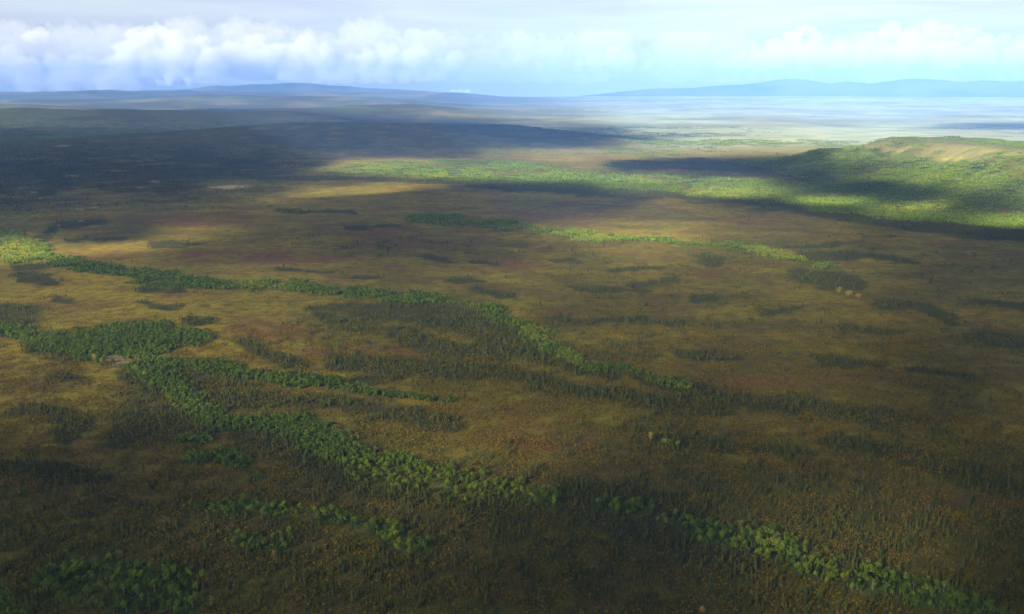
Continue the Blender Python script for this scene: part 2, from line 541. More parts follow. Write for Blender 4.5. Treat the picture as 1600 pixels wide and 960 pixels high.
c = mixc(nt, noise(nt, pos, 0.42, 4, .7, .46, .64, 0, .62), c, (0.066, 0.060, 0.016))
c = mixc(nt, mul(nt, att['spruce'], 0.85), c, (0.060, 0.062, 0.018))
c = mixc(nt, mul(nt, att['dry'], 0.85), c, mixc(nt, noise(nt, pos, 0.004, 5, .62, .4, .6), (0.58, 0.57, 0.31), (0.38, 0.47, 0.22)))
gcol = mixc(nt, noise(nt, pos, 0.02, 4, .6, .4, .62), (0.060, 0.090, 0.024), (0.115, 0.155, 0.035))
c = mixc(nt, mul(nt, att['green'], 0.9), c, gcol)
c = mixc(nt, mul(nt, att['pale'], .85), c, mixc(nt, noise(nt, pos, 0.12, 4, .7, .42, .6), (0.24, 0.16, 0.09), (0.46, 0.35, 0.23)))
nt.links.new(c, bsdf.inputs['Base Color'])
bmp = node(nt, 'ShaderNodeBump', i_Strength=0.6, i_Distance=1.2)
nt.links.new(noise(nt, pos, 0.3, 4, .65, .2, .8), bmp.inputs['Height'])
nt.links.new(bmp.outputs['Normal'], bsdf.inputs['Normal'])

# ------------------------------------------------------------------ ground, hill and ridge from one surveyed grid
th = np.concatenate([np.linspace(-math.pi, -0.75, 60, endpoint=False), np.linspace(-0.75, 0.75, 860), np.linspace(0.75, math.pi, 60)[1:-1]])
rr = np.concatenate([np.linspace(1, 420, 30, endpoint=False), 420 * np.exp(np.linspace(0, math.log(29500 / 420), 900))])
TH, RR = np.meshgrid(th, rr)
GX, GY = RR * np.sin(TH), RR * np.cos(TH)
gx, gy = GX.ravel(), GY.ravel()
gz = height(gx, gy)
cov = cover(gx, gy)
nT, nR = len(th), len(rr)
ii, jj = np.meshgrid(np.arange(nR - 1), np.arange(nT), indexing='ij')
jn = (jj + 1) % nT
quads = np.stack([ii * nT + jj, ii * nT + jn, (ii + 1) * nT + jn, (ii + 1) * nT + jj], -1).reshape(-1, 4)[:, ::-1]
fc = quads[:, 0]
is_hill = hill_height(gx, gy)[fc] > 1.0
is_ridge = (ridge_height(gx, gy)[fc] > 12) & ~is_hill
V = np.stack([gx, gy, gz], -1)
for nm, sel in (('ground', ~(is_hill | is_ridge)), ('hill', is_hill), ('ridge', is_ridge)):
    q = quads[sel]
    used, inv = np.unique(q, return_inverse=True)
    me = mesh_np(nm, V[used], inv.reshape(-1, 4), {k: v[used] for k, v in cov.items() if k != 'lime'})
    tag(link(nm, me, gm), kind='structure')

# ------------------------------------------------------------------ far mountains
mm, nt, bsdf = new_mat('mountain_rock')
geo = node(nt, 'ShaderNodeNewGeometry')
c = mixc(nt, noise(nt, geo.outputs['Position'], 0.0006, 5, .6, .4, .6), (0.06, 0.075, 0.045), (0.17, 0.15, 0.10))
nt.links.new(c, bsdf.inputs['Base Color'])


def mountains(name, depth, prof, thick, seed, px0, px1):
    n, m = 340, 60
    pxs = np.linspace(px0, px1, n)
    top = np.interp(pxs, [p[0] for p in prof], [p[1] for p in prof])
    zt = CAM_H + (HORIZON - top) * depth / F
    vs_ = np.linspace(-1, 1, m)
    PX, VV = np.meshgrid(pxs, vs_)
    Y = depth + VV * thick
    X = (PX - 800) / F * depth
    ZT = np.tile(zt, (m, 1))
    nzz = fbm(X / 2600, Y / 2600, 5, seed)
    Z = -40 + (ZT + 40) * np.clip(1 - np.abs(VV) ** 1.5, 0, 1) * (0.80 + 0.20 * np.exp(-(VV * 3) ** 2)) * (0.86 + 0.26 * nzz)
    q0 = np.arange(m - 1)[:, None] * n + np.arange(n - 1)[None, :]
    q = np.stack([q0, q0 + 1, q0 + n + 1, q0 + n], -1).reshape(-1, 4)
    me = mesh_np(name, np.stack([X.ravel(), Y.ravel(), Z.ravel()], -1), q)
    return tag(link(name, me, mm), kind='structure')


mountains('mountains', 26200, [(-700, 140), (-300, 140), (0, 144), (180, 145), (240, 141), (290, 139), (318, 137), (345, 132), (372, 133), (400, 131), (430, 132), (462, 131), (496, 132), (520, 135), (548, 136), (580, 138), (612, 139), (650, 141), (690, 144), (740, 149), (800, 160)], 2300, 41, -700, 800)
mountains('mountains', 27200, [(820, 158), (940, 146), (1010, 139), (1060, 137), (1110, 134), (1150, 132), (1180, 129), (1205, 125), (1232, 124), (1258, 126), (1285, 130), (1310, 127), (1345, 130), (1370, 126), (1400, 123), (1450, 125), (1480, 128), (1520, 124), (1560, 127), (1600, 125), (2000, 131), (2300, 142)], 2300, 47, 820, 2300)

# ------------------------------------------------------------------ haze
HAZE = 4.9e-5
hm = bpy.data.materials.new('air')
hm.use_nodes = True
hm.node_tree.nodes.clear()
pv = node(hm.node_tree, 'ShaderNodeVolumePrincipled', i_Density=HAZE, i_Anisotropy=-0.25)
pv.inputs['Color'].default_value = (0.19, 0.42, 1.0, 1)
ho = node(hm.node_tree, 'ShaderNodeOutputMaterial')
hm.node_tree.links.new(pv.outputs['Volume'], ho.inputs['Volume'])
bm = bmesh.new()
bmesh.ops.create_cube(bm, size=1.0)
me = bpy.data.meshes.new('haze')
bm.to_mesh(me)
bm.free()
hz = link('haze', me, hm)
z0, z1 = min(float(gz.min()), -60) - 1.0, 1000.0
hz.scale = (61600, 61600, z1 - z0)
hz.location = (0, 0, (z0 + z1) / 2)
tag(hz, kind='stuff')

# ------------------------------------------------------------------ unseen cloud deck, added and shaped to lay sun patches and shade below
TR = [  # (survey x, y, share of the sun that comes through)
    (0, 1000, .04), (800, 1000, .04), (1600, 1000, .04),
    (0, 800, .10), (400, 800, .13), (800, 800, .13), (1200, 800, .13), (1600, 800, .10),
    (0, 650, .32), (400, 650, .33), (800, 650, .30), (1200, 650, .28), (1600, 650, .18),
    (0, 520, .46), (400, 520, .44), (800, 520, .36), (1200, 520, .36), (1600, 520, .20),
    (0, 430, .38), (400, 430, .36), (800, 430, .42), (1200, 430, .40), (1600, 430, .15),
    (0, 395, .95), (35, 392, 1.0), (70, 398, .85), (120, 393, .85), (180, 388, .85), (235, 384, .7), (120, 374, .12), (190, 370, .12), (130, 412, .26), (260, 400, .16), (340, 378, .15), (400, 395, .14), (500, 385, .16), (600, 390, .16), (700, 400, .2), (800, 390, .30), (1000, 392, .6), (1200, 390, .42), (1400, 390, .2), (1600, 390, .10),
    (0, 355, .14), (150, 355, .14), (265, 366, .9), (300, 364, .6), (330, 346, .22), (500, 355, .18), (700, 358, .22), (900, 365, .66), (1020, 365, .72), (1200, 360, .36), (1400, 365, .16), (1600, 372, .06),
    (0, 320, .13), (200, 320, .14), (330, 330, .2), (420, 320, .42), (500, 325, .2), (650, 322, .14), (800, 320, .12), (920, 320, .16), (1040, 328, .45), (1180, 325, .16), (1300, 333, .25), (1400, 331, .5), (1600, 350, .75),
    (0, 295, .12), (250, 295, .13), (355, 292, .45), (420, 300, .3), (430, 310, .6), (480, 303, .85), (540, 300, 1.), (590, 297, 1.), (640, 291, .8), (690, 285, .5), (560, 313, .14), (470, 318, .18), (520, 286, .3), (640, 305, .14), (720, 300, .14), (850, 301, .2), (1000, 298, .6), (1150, 300, .95), (1300, 315, .95), (1450, 322, 1.0),
    (0, 270, .10), (250, 270, .10), (400, 275, .12), (480, 275, .35), (560, 265, .95), (700, 272, .95), (850, 275, .9), (1000, 282, .9), (1150, 285, .8),
    (300, 255, .09), (450, 255, .09), (560, 255, .8), (640, 255, .95), (720, 255, .6), (800, 260, .8), (900, 262, .7), (1000, 260, .2), (1100, 258, .12), (1190, 262, .12),
    (400, 240, .2), (600, 240, .2), (700, 243, .2), (780, 244, .7), (860, 246, .95), (950, 245, .9), (1050, 240, .9), (1150, 236, .8), (1250, 250, .35),
    (0, 215, .3), (300, 215, .26), (600, 215, .24), (850, 222, .03), (930, 222, .10), (1000, 225, .9), (1100, 225, .9), (1250, 225, .9), (1600, 225, .95),
    (0, 195, .5), (400, 186, .4), (600, 195, .25), (740, 197, .15), (830, 196, .6), (940, 205, .3), (1000, 205, .8), (1200, 200, 1.0), (1420, 196, .95), (1500, 197, .5), (1560, 198, .25), (1650, 199, .25), (1500, 187, 1), (1600, 186, 1), (1400, 206, 1), (1520, 208, 1), (1640, 212, 1), (1300, 190, 1), (1150, 186, 1), (1000, 190, .95),
    (0, 175, .8), (300, 175, .8), (550, 178, .7), (700, 180, .7), (800, 182, .9), (1000, 178, .95), (1300, 175, .95), (1600, 175, .95),
    (0, 160, .7), (300, 160, .7), (500, 160, .7), (700, 160, .75), (900, 160, .8), (1600, 160, .8),
    (1250, 282, .10), (1330, 302, .10), (1410, 313, .14), (1490, 324, .2), (1130, 268, .10),
    (660, 742, .36), (500, 692, .34), (280, 622, .36), (220, 535, .45), (1200, 850, .32), (200, 915, .28), (450, 800, .28), (1350, 905, .30), (780, 768, .34), (20, 940, .2),
    (1150, 720, .19), (900, 860, .11), (100, 780, .08), (1500, 640, .10),
    # hill
    (1400, 285, .6), (1480, 290, .8), (1560, 298, .8), (1640, 308, .5), (1440, 268, .8), (1540, 276, .9), (1620, 283, .8), (1340, 262, .8), (1360, 250, .8), (1290, 240, .8), (1400, 238, .7), (1500, 240, .7), (1600, 250, .6), (1600, 266, .7), (1280, 262, .25), (1340, 280, .35),
]
TR = np.array(TR)


def sunlight(px, py):
    """Share of direct sun reaching a survey point (inverse distance blend of the notes)."""
    ly = np.log(np.maximum(py - 130, 12))
    num = np.zeros(px.shape)
    den = np.zeros(px.shape)
    for x0, y0, t in TR:
        d2 = ((px - x0) / 100.0) ** 2 + ((ly - math.log(y0 - 130)) / 0.085) ** 2
        w = 1.0 / (d2 * d2 + 0.006)
        num += w * math.log(max(t, .02))
        den += w
    return np.exp(num / den)


DECK_Z, DECK_D = 2500.0, 0.03
tpx = np.linspace(-420, 2020, 230)
tpy = 143.0 + np.exp(np.linspace(math.log(17.5), math.log(2600), 230))
PXg, PYg = np.meshgrid(tpx, tpy)
gp = np.stack([np.zeros(PXg.size), np.zeros(PXg.size)], -1)
u, v = (PXg - 800) / F, (480 - PYg) / F
dxx, dyy, dzz = u, CP + v * SP, -SP + v * CP
tt = -CAM_H / dzz
X0, Y0 = dxx * tt, dyy * tt
SL = sunlight(PXg, PYg)
TT = np.clip(1.35 * (SL * (1 + 0.60 * (fbm(X0 / 420, Y0 / 300, 4, 61) - .5) * np.clip(1.25 - SL, 0, 1))) ** 1.6, 0.003, 1)
thick = np.maximum(-np.log(TT) * math.sin(SUN_EL) / DECK_D, 0) + 0.3
off = (DECK_Z / math.tan(SUN_EL))
DX, DY = X0 + off * math.sin(SUN_AZ), Y0 + off * math.cos(SUN_AZ)
nr, nc = PXg.shape
vb = np.stack([DX.ravel(), DY.ravel(), np.full(DX.size, DECK_Z)], -1)
vt = np.stack([DX.ravel(), DY.ravel(), DECK_Z + thick.ravel()], -1)
q0 = (np.arange(nr - 1)[:, None] * nc + np.arange(nc - 1)[None, :]).ravel()
bot = np.stack([q0, q0 + 1, q0 + nc + 1, q0 + nc], -1)
top = bot[:, ::-1] + nr * nc
loop = list(range(nc)) + [r * nc + nc - 1 for r in range(1, nr)] + [(nr - 1) * nc + k for k in range(nc - 2, -1, -1)] + [r * nc for r in range(nr - 2, 0, -1)]
side = [[loop[(k + 1) % len(loop)], loop[k], loop[k] + nr * nc, loop[(k + 1) % len(loop)] + nr * nc] for k in range(len(loop))]
dm = bpy.data.materials.new('shade_cloud')
dm.use_nodes = True
dm.node_tree.nodes.clear()
pv = node(dm.node_tree, 'ShaderNodeVolumePrincipled', i_Density=DECK_D, i_Anisotropy=0.3)
pv.inputs['Color'].default_value = (0.52, 0.56, 0.62, 1)
ho = node(dm.node_tree, 'ShaderNodeOutputMaterial')
dm.node_tree.links.new(pv.outputs['Volume'], ho.inputs['Volume'])
me = mesh_np('shade_cloud_deck', np.concatenate([vb, vt]), np.concatenate([bot, top, np.array(side)]))
tag(link('shade_cloud_deck', me, dm), kind='stuff')
# ------------------------------------------------------------------ plant materials
def leaf_mat(name, base, alt, third=None, third_at=0.93):
    m, nt, b = new_mat(name)
    a = node(nt, 'ShaderNodeAttribute', attribute_name='tone')
    h = node(nt, 'ShaderNodeAttribute', attribute_name='hue')
    h.attribute_type = 'INSTANCER'
    s = mul(nt, a.outputs['Fac'], h.outputs['Fac'], 'ADD')
    stops = [(0.0, base), (0.8, alt)]
    if third:
        stops += [(third_at - 0.05, alt), (third_at + 0.02, third)]
    stops.sort(key=lambda q: q[0])
    r = ramp(nt, stops)
    nt.links.new(s, r.inputs['Fac'])
    nt.links.new(r.outputs['Color'], b.inputs['Base Color'])
    return m


M_SPRUCE = leaf_mat('spruce_needles', (0.038, 0.054, 0.015), (0.115, 0.120, 0.026))
M_LEAF = leaf_mat('birch_leaves', (0.058, 0.100, 0.014), (0.205, 0.280, 0.028), (0.36, 0.33, 0.035), 0.95)
M_SHRUB = leaf_mat('shrub_leaves', (0.112, 0.092, 0.018), (0.31, 0.235, 0.026), (0.23, 0.090, 0.032), 0.88)
M_GOLD = leaf_mat('yellow_leaves', (0.40, 0.30, 0.03), (0.58, 0.44, 0.06))
M_LIME = leaf_mat('lime_leaves', (0.19, 0.27, 0.03), (0.32, 0.38, 0.05))
M_ORANGE = leaf_mat('orange_leaves', (0.42, 0.20, 0.04), (0.55, 0.30, 0.06))
M_BARK, _nt, _b = new_mat('bark')
_b.inputs['Base Color'].default_value = (0.10, 0.085, 0.07, 1)
M_PALEBARK, _nt, _b = new_mat('pale_bark')
_b.inputs['Base Color'].default_value = (0.38, 0.35, 0.30, 1)


class Geo:
    def __init__(self):
        self.v, self.f, self.t, self.n = [], [], [], 0

    def add(self, v, f, tone):
        v = np.asarray(v, float)
        self.v.append(v)
        self.f.append(np.asarray(f, int) + self.n)
        self.t.append(np.full(len(v), tone) if np.isscalar(tone) else tone)
        self.n += len(v)

    def mesh(self, name, mat, smooth=False):
        me = mesh_np(name, np.concatenate(self.v), np.concatenate(self.f), {'tone': np.concatenate(self.t)}, smooth)
        me.materials.append(mat)
        return me


def spruce_crown(g, h, r, tiers, spikes, tone, at_=(0, 0, 0), base=0.08):
    lean = rng.normal(0, .045, 2)
    for k in range(tiers):
        f0 = k / tiers
        zt = h * (base + (1 - base) * min(1, f0 + 1.55 / tiers))
        zb = h * (base + (1 - base) * f0)
        rad = r * (1 - f0) ** 0.75 * rng.uniform(.78, 1.2) + .02 * h * .3
        n = spikes * 2
        an = np.arange(n) * math.pi / spikes + rng.uniform(0, 6)
        rr_ = np.where(np.arange(n) % 2 == 0, rad, rad * .45) * rng.uniform(.75, 1.2, n)
        zz = zb + np.where(np.arange(n) % 2 == 0, 0.0, .05 * h) + rng.normal(0, .012 * h, n)
        v = np.concatenate([[[0, 0, zt]], np.stack([rr_ * np.cos(an), rr_ * np.sin(an), zz], -1)])
        v[:, :2] += lean * v[:, 2:3]
        f = [[0, 1 + q, 1 + (q + 1) % n] for q in range(n)]
        g.add(v + np.array(at_), f, np.clip(tone + rng.normal(0, .06), 0, .8))


def leaf_crown(g, h, r, n, size, tone, at_=(0, 0, 0), low=0.25):
    lobes = [(rng.normal(0, .38 * r, 2), h * rng.uniform(low + .2, .82), r * rng.uniform(.45, .72)) for _ in range(5)]
    lobes.append((np.zeros(2), h * .86, r * .45))
    for _ in range(n):
        c, z, lr = lobes[rng.integers(len(lobes))]
        d = rng.normal(0, 1, 3)
        d /= np.linalg.norm(d)
        p = np.array([c[0], c[1], z]) + d * np.array([lr, lr, lr * 1.1]) * rng.uniform(.55, 1.08)
        p[2] = max(p[2], h * .06)
        nrm = d + rng.normal(0, .55, 3) + np.array([0, 0, .25])
        nrm /= np.linalg.norm(nrm)
        t1 = np.cross(nrm, rng.normal(0, 1, 3))
        t1 /= np.linalg.norm(t1)
        t2 = np.cross(nrm, t1)
        s = size * rng.uniform(.6, 1.25)
        v = [p + t1 * s, p + t2 * s * .8, p - t1 * s * .9, p - t2 * s * .7]
        g.add(np.array(v) + np.array(at_), [[0, 1, 2], [0, 2, 3]], np.clip(tone + rng.normal(0, .07), 0, 1))


def bar(g, p, q, r0, r1, n=5):
    p, q = np.array(p, float), np.array(q, float)
    d = (q - p) / np.linalg.norm(q - p)
    a = np.cross(d, [0.3, .9, .1])
    a /= np.linalg.norm(a)
    b = np.cross(d, a)
    an = np.arange(n) * 2 * math.pi / n
    ring = np.cos(an)[:, None] * a + np.sin(an)[:, None] * b
    v = np.concatenate([p + ring * r0, q + ring * r1])
    f = []
    for k in range(n):
        k2 = (k + 1) % n
        f += [[k, k2, n + k2], [k, n + k2, n + k]]
    g.add(v, f, .4)


def broadleaf_trunk(h, r):
    g = Geo()
    bar(g, (0, 0, -.4), (.1, .05, h * .45), .17, .11)
    bar(g, (.1, .05, h * .45), (0, 0, h * .9), .11, .03)
    for k in range(4):
        an = k * 1.7 + rng.uniform(0, 1)
        z = h * rng.uniform(.3, .55)
        bar(g, (.08, .04, z), (math.cos(an) * r * .6, math.sin(an) * r * .6, z + h * .22), .07, .02, 4)
    return g


# ------------------------------------------------------------------ scattering
def wedge(n, y0, y1, half=0.585):
    y = np.sqrt(rng.uniform(y0 * y0, y1 * y1, n))
    x = rng.uniform(-half, half, n) * y
    return x, y


def instancer(name, pts, kinds, rots, scls, hues, variants):
    src = bpy.data.collections.new(name + '_kinds')
    for k, me in enumerate(variants):
        src.objects.link(bpy.data.objects.new('%s_kind_%02d' % (name, k), me))
    me = bpy.data.meshes.new(name)
    me.vertices.add(len(pts))
    me.vertices.foreach_set('co', np.asarray(pts, np.float32).ravel())
    for nm, typ, arr in (('kind_no', 'INT', np.asarray(kinds, np.int32)), ('rot', 'FLOAT', rots), ('scl', 'FLOAT', scls), ('hue', 'FLOAT', hues)):
        a = me.attributes.new(nm, typ, 'POINT')
        a.data.foreach_set('value', np.asarray(arr, np.int32 if typ == 'INT' else np.float32))
    o = bpy.data.objects.new(name, me)
    COL.objects.link(o)
    ng = bpy.data.node_groups.new(name, 'GeometryNodeTree')
    ng.interface.new_socket('Geometry', in_out='INPUT', socket_type='NodeSocketGeometry')
    ng.interface.new_socket('Geometry', in_out='OUTPUT', socket_type='NodeSocketGeometry')
    gi, go = ng.nodes.new('NodeGroupInput'), ng.nodes.new('NodeGroupOutput')
    iop = ng.nodes.new('GeometryNodeInstanceOnPoints')
    ci = ng.nodes.new('GeometryNodeCollectionInfo')
    ci.inputs['Collection'].default_value = src
    ci.inputs['Separate Children'].default_value = True
    ci.inputs['Reset Children'].default_value = True
    iop.inputs['Pick Instance'].default_value = True

    def attr(nm, typ):
        n = ng.nodes.new('GeometryNodeInputNamedAttribute')
        n.data_type = typ
        n.inputs['Name'].default_value = nm
        return n.outputs['Attribute']
    L = ng.links.new
    L(gi.outputs[0], iop.inputs['Points'])
    L(ci.outputs[0], iop.inputs['Instance'])
    L(attr('kind_no', 'INT'), iop.inputs['Instance Index'])
    cx = ng.nodes.new('ShaderNodeCombineXYZ')
    L(attr('rot', 'FLOAT'), cx.inputs['Z'])
    L(cx.outputs[0], iop.inputs['Rotation'])
    L(attr('scl', 'FLOAT'), iop.inputs['Scale'])
    L(iop.outputs[0], go.inputs[0])
    md = o.modifiers.new('scatter', 'NODES')
    md.node_group = ng
    return tag(o, kind='stuff')


def ground_pts(x, y, sink=0.0):
    return np.stack([x, y, height(x, y) - sink], -1)


# variants: single trees, then clumps for the middle and the far distance
SP_SINGLE, SP_TRUNK, BL_SINGLE, BL_TRUNK = [], [], [], []
for k in range(7):
    h = [2.4, 3.0, 3.7, 4.4, 5.2, 6, 7.2][k]
    g = Geo()
    spruce_crown(g, h, h * rng.uniform(.14, .22), 9, 6, rng.uniform(.1, .7))
    SP_SINGLE.append(g.mesh('crown', M_SPRUCE))
    g = Geo()
    bar(g, (0, 0, -.4), (0, 0, h * .9), .11 + .006 * h, .02)
    SP_TRUNK.append(g.mesh('trunk', M_BARK))
for k in range(7):
    h = [2.8, 3.4, 4.1, 4.8, 5.4, 6.2, 7.2][k]
    r = h * rng.uniform(.26, .36)
    g = Geo()
    leaf_crown(g, h, r, 210, .34, rng.uniform(.1, .75))
    BL_SINGLE.append(g.mesh('crown', M_LEAF))
    BL_TRUNK.append(broadleaf_trunk(h, r).mesh('trunk', M_PALEBARK))


def clump(n, rad, maker, mat, name):
    g = Geo()
    for _ in range(n):
        a, d = rng.uniform(0, 2 * math.pi), rad * math.sqrt(rng.uniform(0, 1))
        maker(g, (d * math.cos(a), d * math.sin(a), 0))
    return g.mesh(name, mat)


def mk_sp(tiers, spikes, hs=(4, 10.5)):
    def f(g, p):
        h = rng.uniform(*hs) * (rng.uniform(.20, .55) if rng.uniform() < .8 else rng.uniform(.5, .78))
        spruce_crown(g, h, h * rng.uniform(.17, .27), tiers, spikes, rng.uniform(0, .8), p)
    return f


def mk_bl(n, size, hs=(2.6, 7.0)):
    def f(g, p):
        h = rng.uniform(*hs)
        leaf_crown(g, h, h * rng.uniform(.24, .40), n, size, rng.uniform(0, .9), p, .15)
    return f


def mk_sh(n, size):
    def f(g, p):
        h = rng.uniform(.6, 1.7)
        leaf_crown(g, h, h * rng.uniform(.6, 1.0), n, size, rng.uniform(0, 1), p, .05)
    return f


SP_NEAR = [clump(6, 6.5, mk_sp(6, 5), M_SPRUCE, 'spruce_clump') for _ in range(8)]
SP_MID = [clump(13, 13, mk_sp(4, 4), M_SPRUCE, 'spruce_clump') for _ in range(7)]
SP_FAR = [clump(26, 30, mk_sp(2, 4, (6, 12)), M_SPRUCE, 'spruce_clump') for _ in range(6)]
BL_NEAR = [clump(9, 6.2, mk_bl(70, .42, (1.8, 5.6)), M_LEAF, 'leaf_clump') for _ in range(8)]
BL_MID = [clump(26, 12.5, mk_bl(24, .75, (1.6, 5.2)), M_LEAF, 'leaf_clump') for _ in range(7)]
BL_FAR = [clump(44, 28, mk_bl(10, 1.4, (2.0, 5.6)), M_LEAF, 'leaf_clump') for _ in range(6)]
SH_NEAR = [clump(34, 9, mk_sh(9, .42), M_SHRUB, 'shrub_patch') for _ in range(7)]

# nearest single trees: the ones that show largest become trees of their own
x, y = wedge(36000, 488, 760)
cv = cover(x, y)
u1 = rng.uniform(0, 1, len(x))
is_bl = u1 < 0.34 * cv['green']
is_sp = ~is_bl & (rng.uniform(0, 1, len(x)) < 0.22 * cv['spruce'] + .012)
px, py = survey(x, y)
infr = (px > 4) & (px < 1596) & (py < 985)
order = np.argsort(y)
NSP = order[(is_sp & infr)[order]][:300]
NBL = order[(is_bl & infr)[order]][:300]
YSP, YBL = float(y[NSP].max()), float(y[NBL].max())


def single(name, idx, crowns, trunks, label, cat, group):
    protos = []
    for n_, q in enumerate(idx):
        k = int(rng.integers(len(crowns)))
        o = bpy.data.objects.new(name, None)
        COL.objects.link(o)
        o.empty_display_size = .5
        o.location = (x[q], y[q], float(height(x[q:q + 1], y[q:q + 1])[0]))
        o.rotation_euler.z = rng.uniform(0, 6.28)
        s = rng.uniform(.8, 1.15)
        o.scale = (s, s, s * rng.uniform(.92, 1.12))
        tag(o, label, cat, group)
        for nm, me in (('trunk', trunks[k]), ('crown', crowns[k])):
            c_ = bpy.data.objects.new(nm, me)
            COL.objects.link(c_)
            c_.parent = o


single('spruce_tree', NSP, SP_SINGLE, SP_TRUNK, 'dark slender spruce in the shaded mixed woodland along the bottom of the photo', 'tree', 'nearest spruces in the shaded foreground')
single('birch_tree', NBL, BL_SINGLE, BL_TRUNK, 'small green leafy birch in the bright thickets nearest the bottom of the photo', 'tree', 'nearest birches in the foreground thickets')


def special(name, px_, py_, h, r, mat, label, n=170):
    p = at(px_, py_)
    g = Geo()
    leaf_crown(g, h, r, n, .5, .5)
    o = bpy.data.objects.new(name, None)
    COL.objects.link(o)
    o.location = (p[0], p[1], float(height(p[:1], p[1:])[0]))
    tag(o, label, 'bush' if 'bush' in label else 'tree')
    if 'bush' in label:
        o.name = 'willow_bush'
    link('crown', g.mesh('crown', mat), parent=o)
    link('trunk', broadleaf_trunk(h, r).mesh('trunk', M_PALEBARK), parent=o)


special('birch_tree', 148, 566, 11, 4.0, M_GOLD, 'tall yellow birch at the upper corner of the bare pinkish bank')
special('birch_tree', 158, 568, 8, 3.0, M_LIME, 'yellow green birch tucked between the tall yellow birch and the bare bank')
special('birch_tree', 212, 580, 9, 3.6, M_LIME, 'lime birch at the right end of the bare pinkish bank')
special('birch_tree', 226, 590, 8, 3.4, M_GOLD, 'golden birch below the lime birch right of the bare bank')
special('birch_tree', 1205, 856, 8, 3.6, M_LIME, 'largest bright lime tree on the foreground brook strip at lower right')
special('birch_tree', 1222, 862, 6.5, 3.0, M_LIME, 'smaller lime tree just right of the largest lime tree on the brook strip')
special('birch_tree', 1016, 692, 9, 2.6, M_GOLD, 'lone yellow tree at the left end of a thin yellow line of bushes')
special('birch_tree', 1040, 696, 5, 3.0, M_LIME, 'low yellow green bush in the thin line right of the lone yellow tree')
special('birch_tree', 1058, 699, 5, 2.6, M_LIME, 'right end bush of the thin yellow green line on the dark plain')
special('birch_tree', 428, 874, 6, 2.2, M_ORANGE, 'orange bush among dark spruces below the patchy green thicket')
special('birch_tree', 619, 842, 6, 2.6, M_GOLD, 'yellow bush on the green thicket in the lower middle')
special('birch_tree', 866, 792, 9, 2.2, M_LIME, 'lone upright yellow green tree past the end of the long green strip')
special('birch_tree', 1312, 458, 9, 5, M_GOLD, 'yellow tree at the start of the short golden streak on the right plain')
special('birch_tree', 1326, 463, 8, 6, M_GOLD, 'yellow tree in the middle of the short golden streak')
special('birch_tree', 1342, 467, 8, 5, M_ORANGE, 'orange brown tree at the right end of the short golden streak')
special('birch_tree', 1097, 958, 5, 2.0, M_ORANGE, 'small orange bush at the very bottom edge right of the middle')

# --- spruce woodland
P, K, RO, SC, HU = [], [], [], [], []


def collect(x, y, keep, base, n, scl=(.8, 1.2), sink=0.0, hue=None):
    x, y = x[keep], y[keep]
    m = len(x)
    P.append(ground_pts(x, y, sink))
    K.append(base + rng.integers(0, n, m))
    RO.append(rng.uniform(0, 6.28, m))
    SC.append(rng.uniform(*scl, m))
    HU.append(np.zeros(m) if hue is None else hue[keep])


def flush(name, variants):
    o = instancer(name, np.concatenate(P), np.concatenate(K), np.concatenate(RO), np.concatenate(SC), np.concatenate(HU), variants)
    print(name, sum(len(p) for p in P))
    for q in (P, K, RO, SC, HU):
        q.clear()
    return o


rest = np.ones(len(x), bool)
rest[NSP] = False
collect(x, y, is_sp & rest, 0, 7)
n0 = 7
xs, ys = wedge(15000, YSP, 1300)
cs = cover(xs, ys)['spruce']
collect(xs, ys, rng.uniform(0, 1, len(xs)) < cs * .85, n0, 8)
xs, ys = wedge(9000, YSP, 1500)          # loose single trees on the open ground
cs = cover(xs, ys)
collect(xs, ys, rng.uniform(0, 1, len(xs)) < .16 * (1 - cs['green']), 0, 7, (.35, .9))
xs, ys = wedge(20000, 1300, 3300)
cs = cover(xs, ys)['spruce']
collect(xs, ys, rng.uniform(0, 1, len(xs)) < cs * .9, n0 + 8, 7)
xs, ys = wedge(9000, 1300, 2600)
cs = cover(xs, ys)
collect(xs, ys, rng.uniform(0, 1, len(xs)) < .28 * (1 - cs['green']), 0, 7, (.4, .85))
xs, ys = wedge(26000, 3300, 8500)
cs = cover(xs, ys)['spruce']
collect(xs, ys, rng.uniform(0, 1, len(xs)) < cs * .9, n0 + 15, 6, (.9, 1.3), .5)
flush('spruce_woodland', SP_SINGLE + SP_NEAR + SP_MID + SP_FAR)

# --- broadleaf thickets along the brooks, on the flood plain and on the hill
rest = np.ones(len(x), bool)
rest[NBL] = False
collect(x, y, is_bl & rest & (y > YBL - 60), 0, 7, hue=cv['lime'])
xs, ys = wedge(22000, 760, 1300)
cs = cover(xs, ys)
collect(xs, ys, rng.uniform(0, 1, len(xs)) < cs['green'] * .9, n0, 8, hue=cs['lime'])
xs, ys = wedge(34000, 1300, 3300)
cs = cover(xs, ys)
collect(xs, ys, rng.uniform(0, 1, len(xs)) < cs['green'] * .9, n0 + 8, 7, hue=cs['lime'])
xs, ys = wedge(20000, 3300, 7500)
cs = cover(xs, ys)
collect(xs, ys, rng.uniform(0, 1, len(xs)) < cs['green'] * .9, n0 + 15, 6, (.8, 1.1), .8, cs['lime'])
flush('birch_thicket', BL_SINGLE + BL_NEAR + BL_MID + BL_FAR)

# --- dwarf shrubs over the tundra
xs, ys = wedge(11000, 486, 1500)
cs = cover(xs, ys)
hue = np.clip(.40 * cs['red'] + .25 * cs['gold'] - .30 * cs['spruce'] - .1, -.5, .6)
collect(xs, ys, rng.uniform(0, 1, len(xs)) < .75 * (1 - .8 * cs['green']) * sstep(1500, 700, ys), 0, 7, (.8, 1.3), 0, hue)
flush('dwarf_shrubs', SH_NEAR)
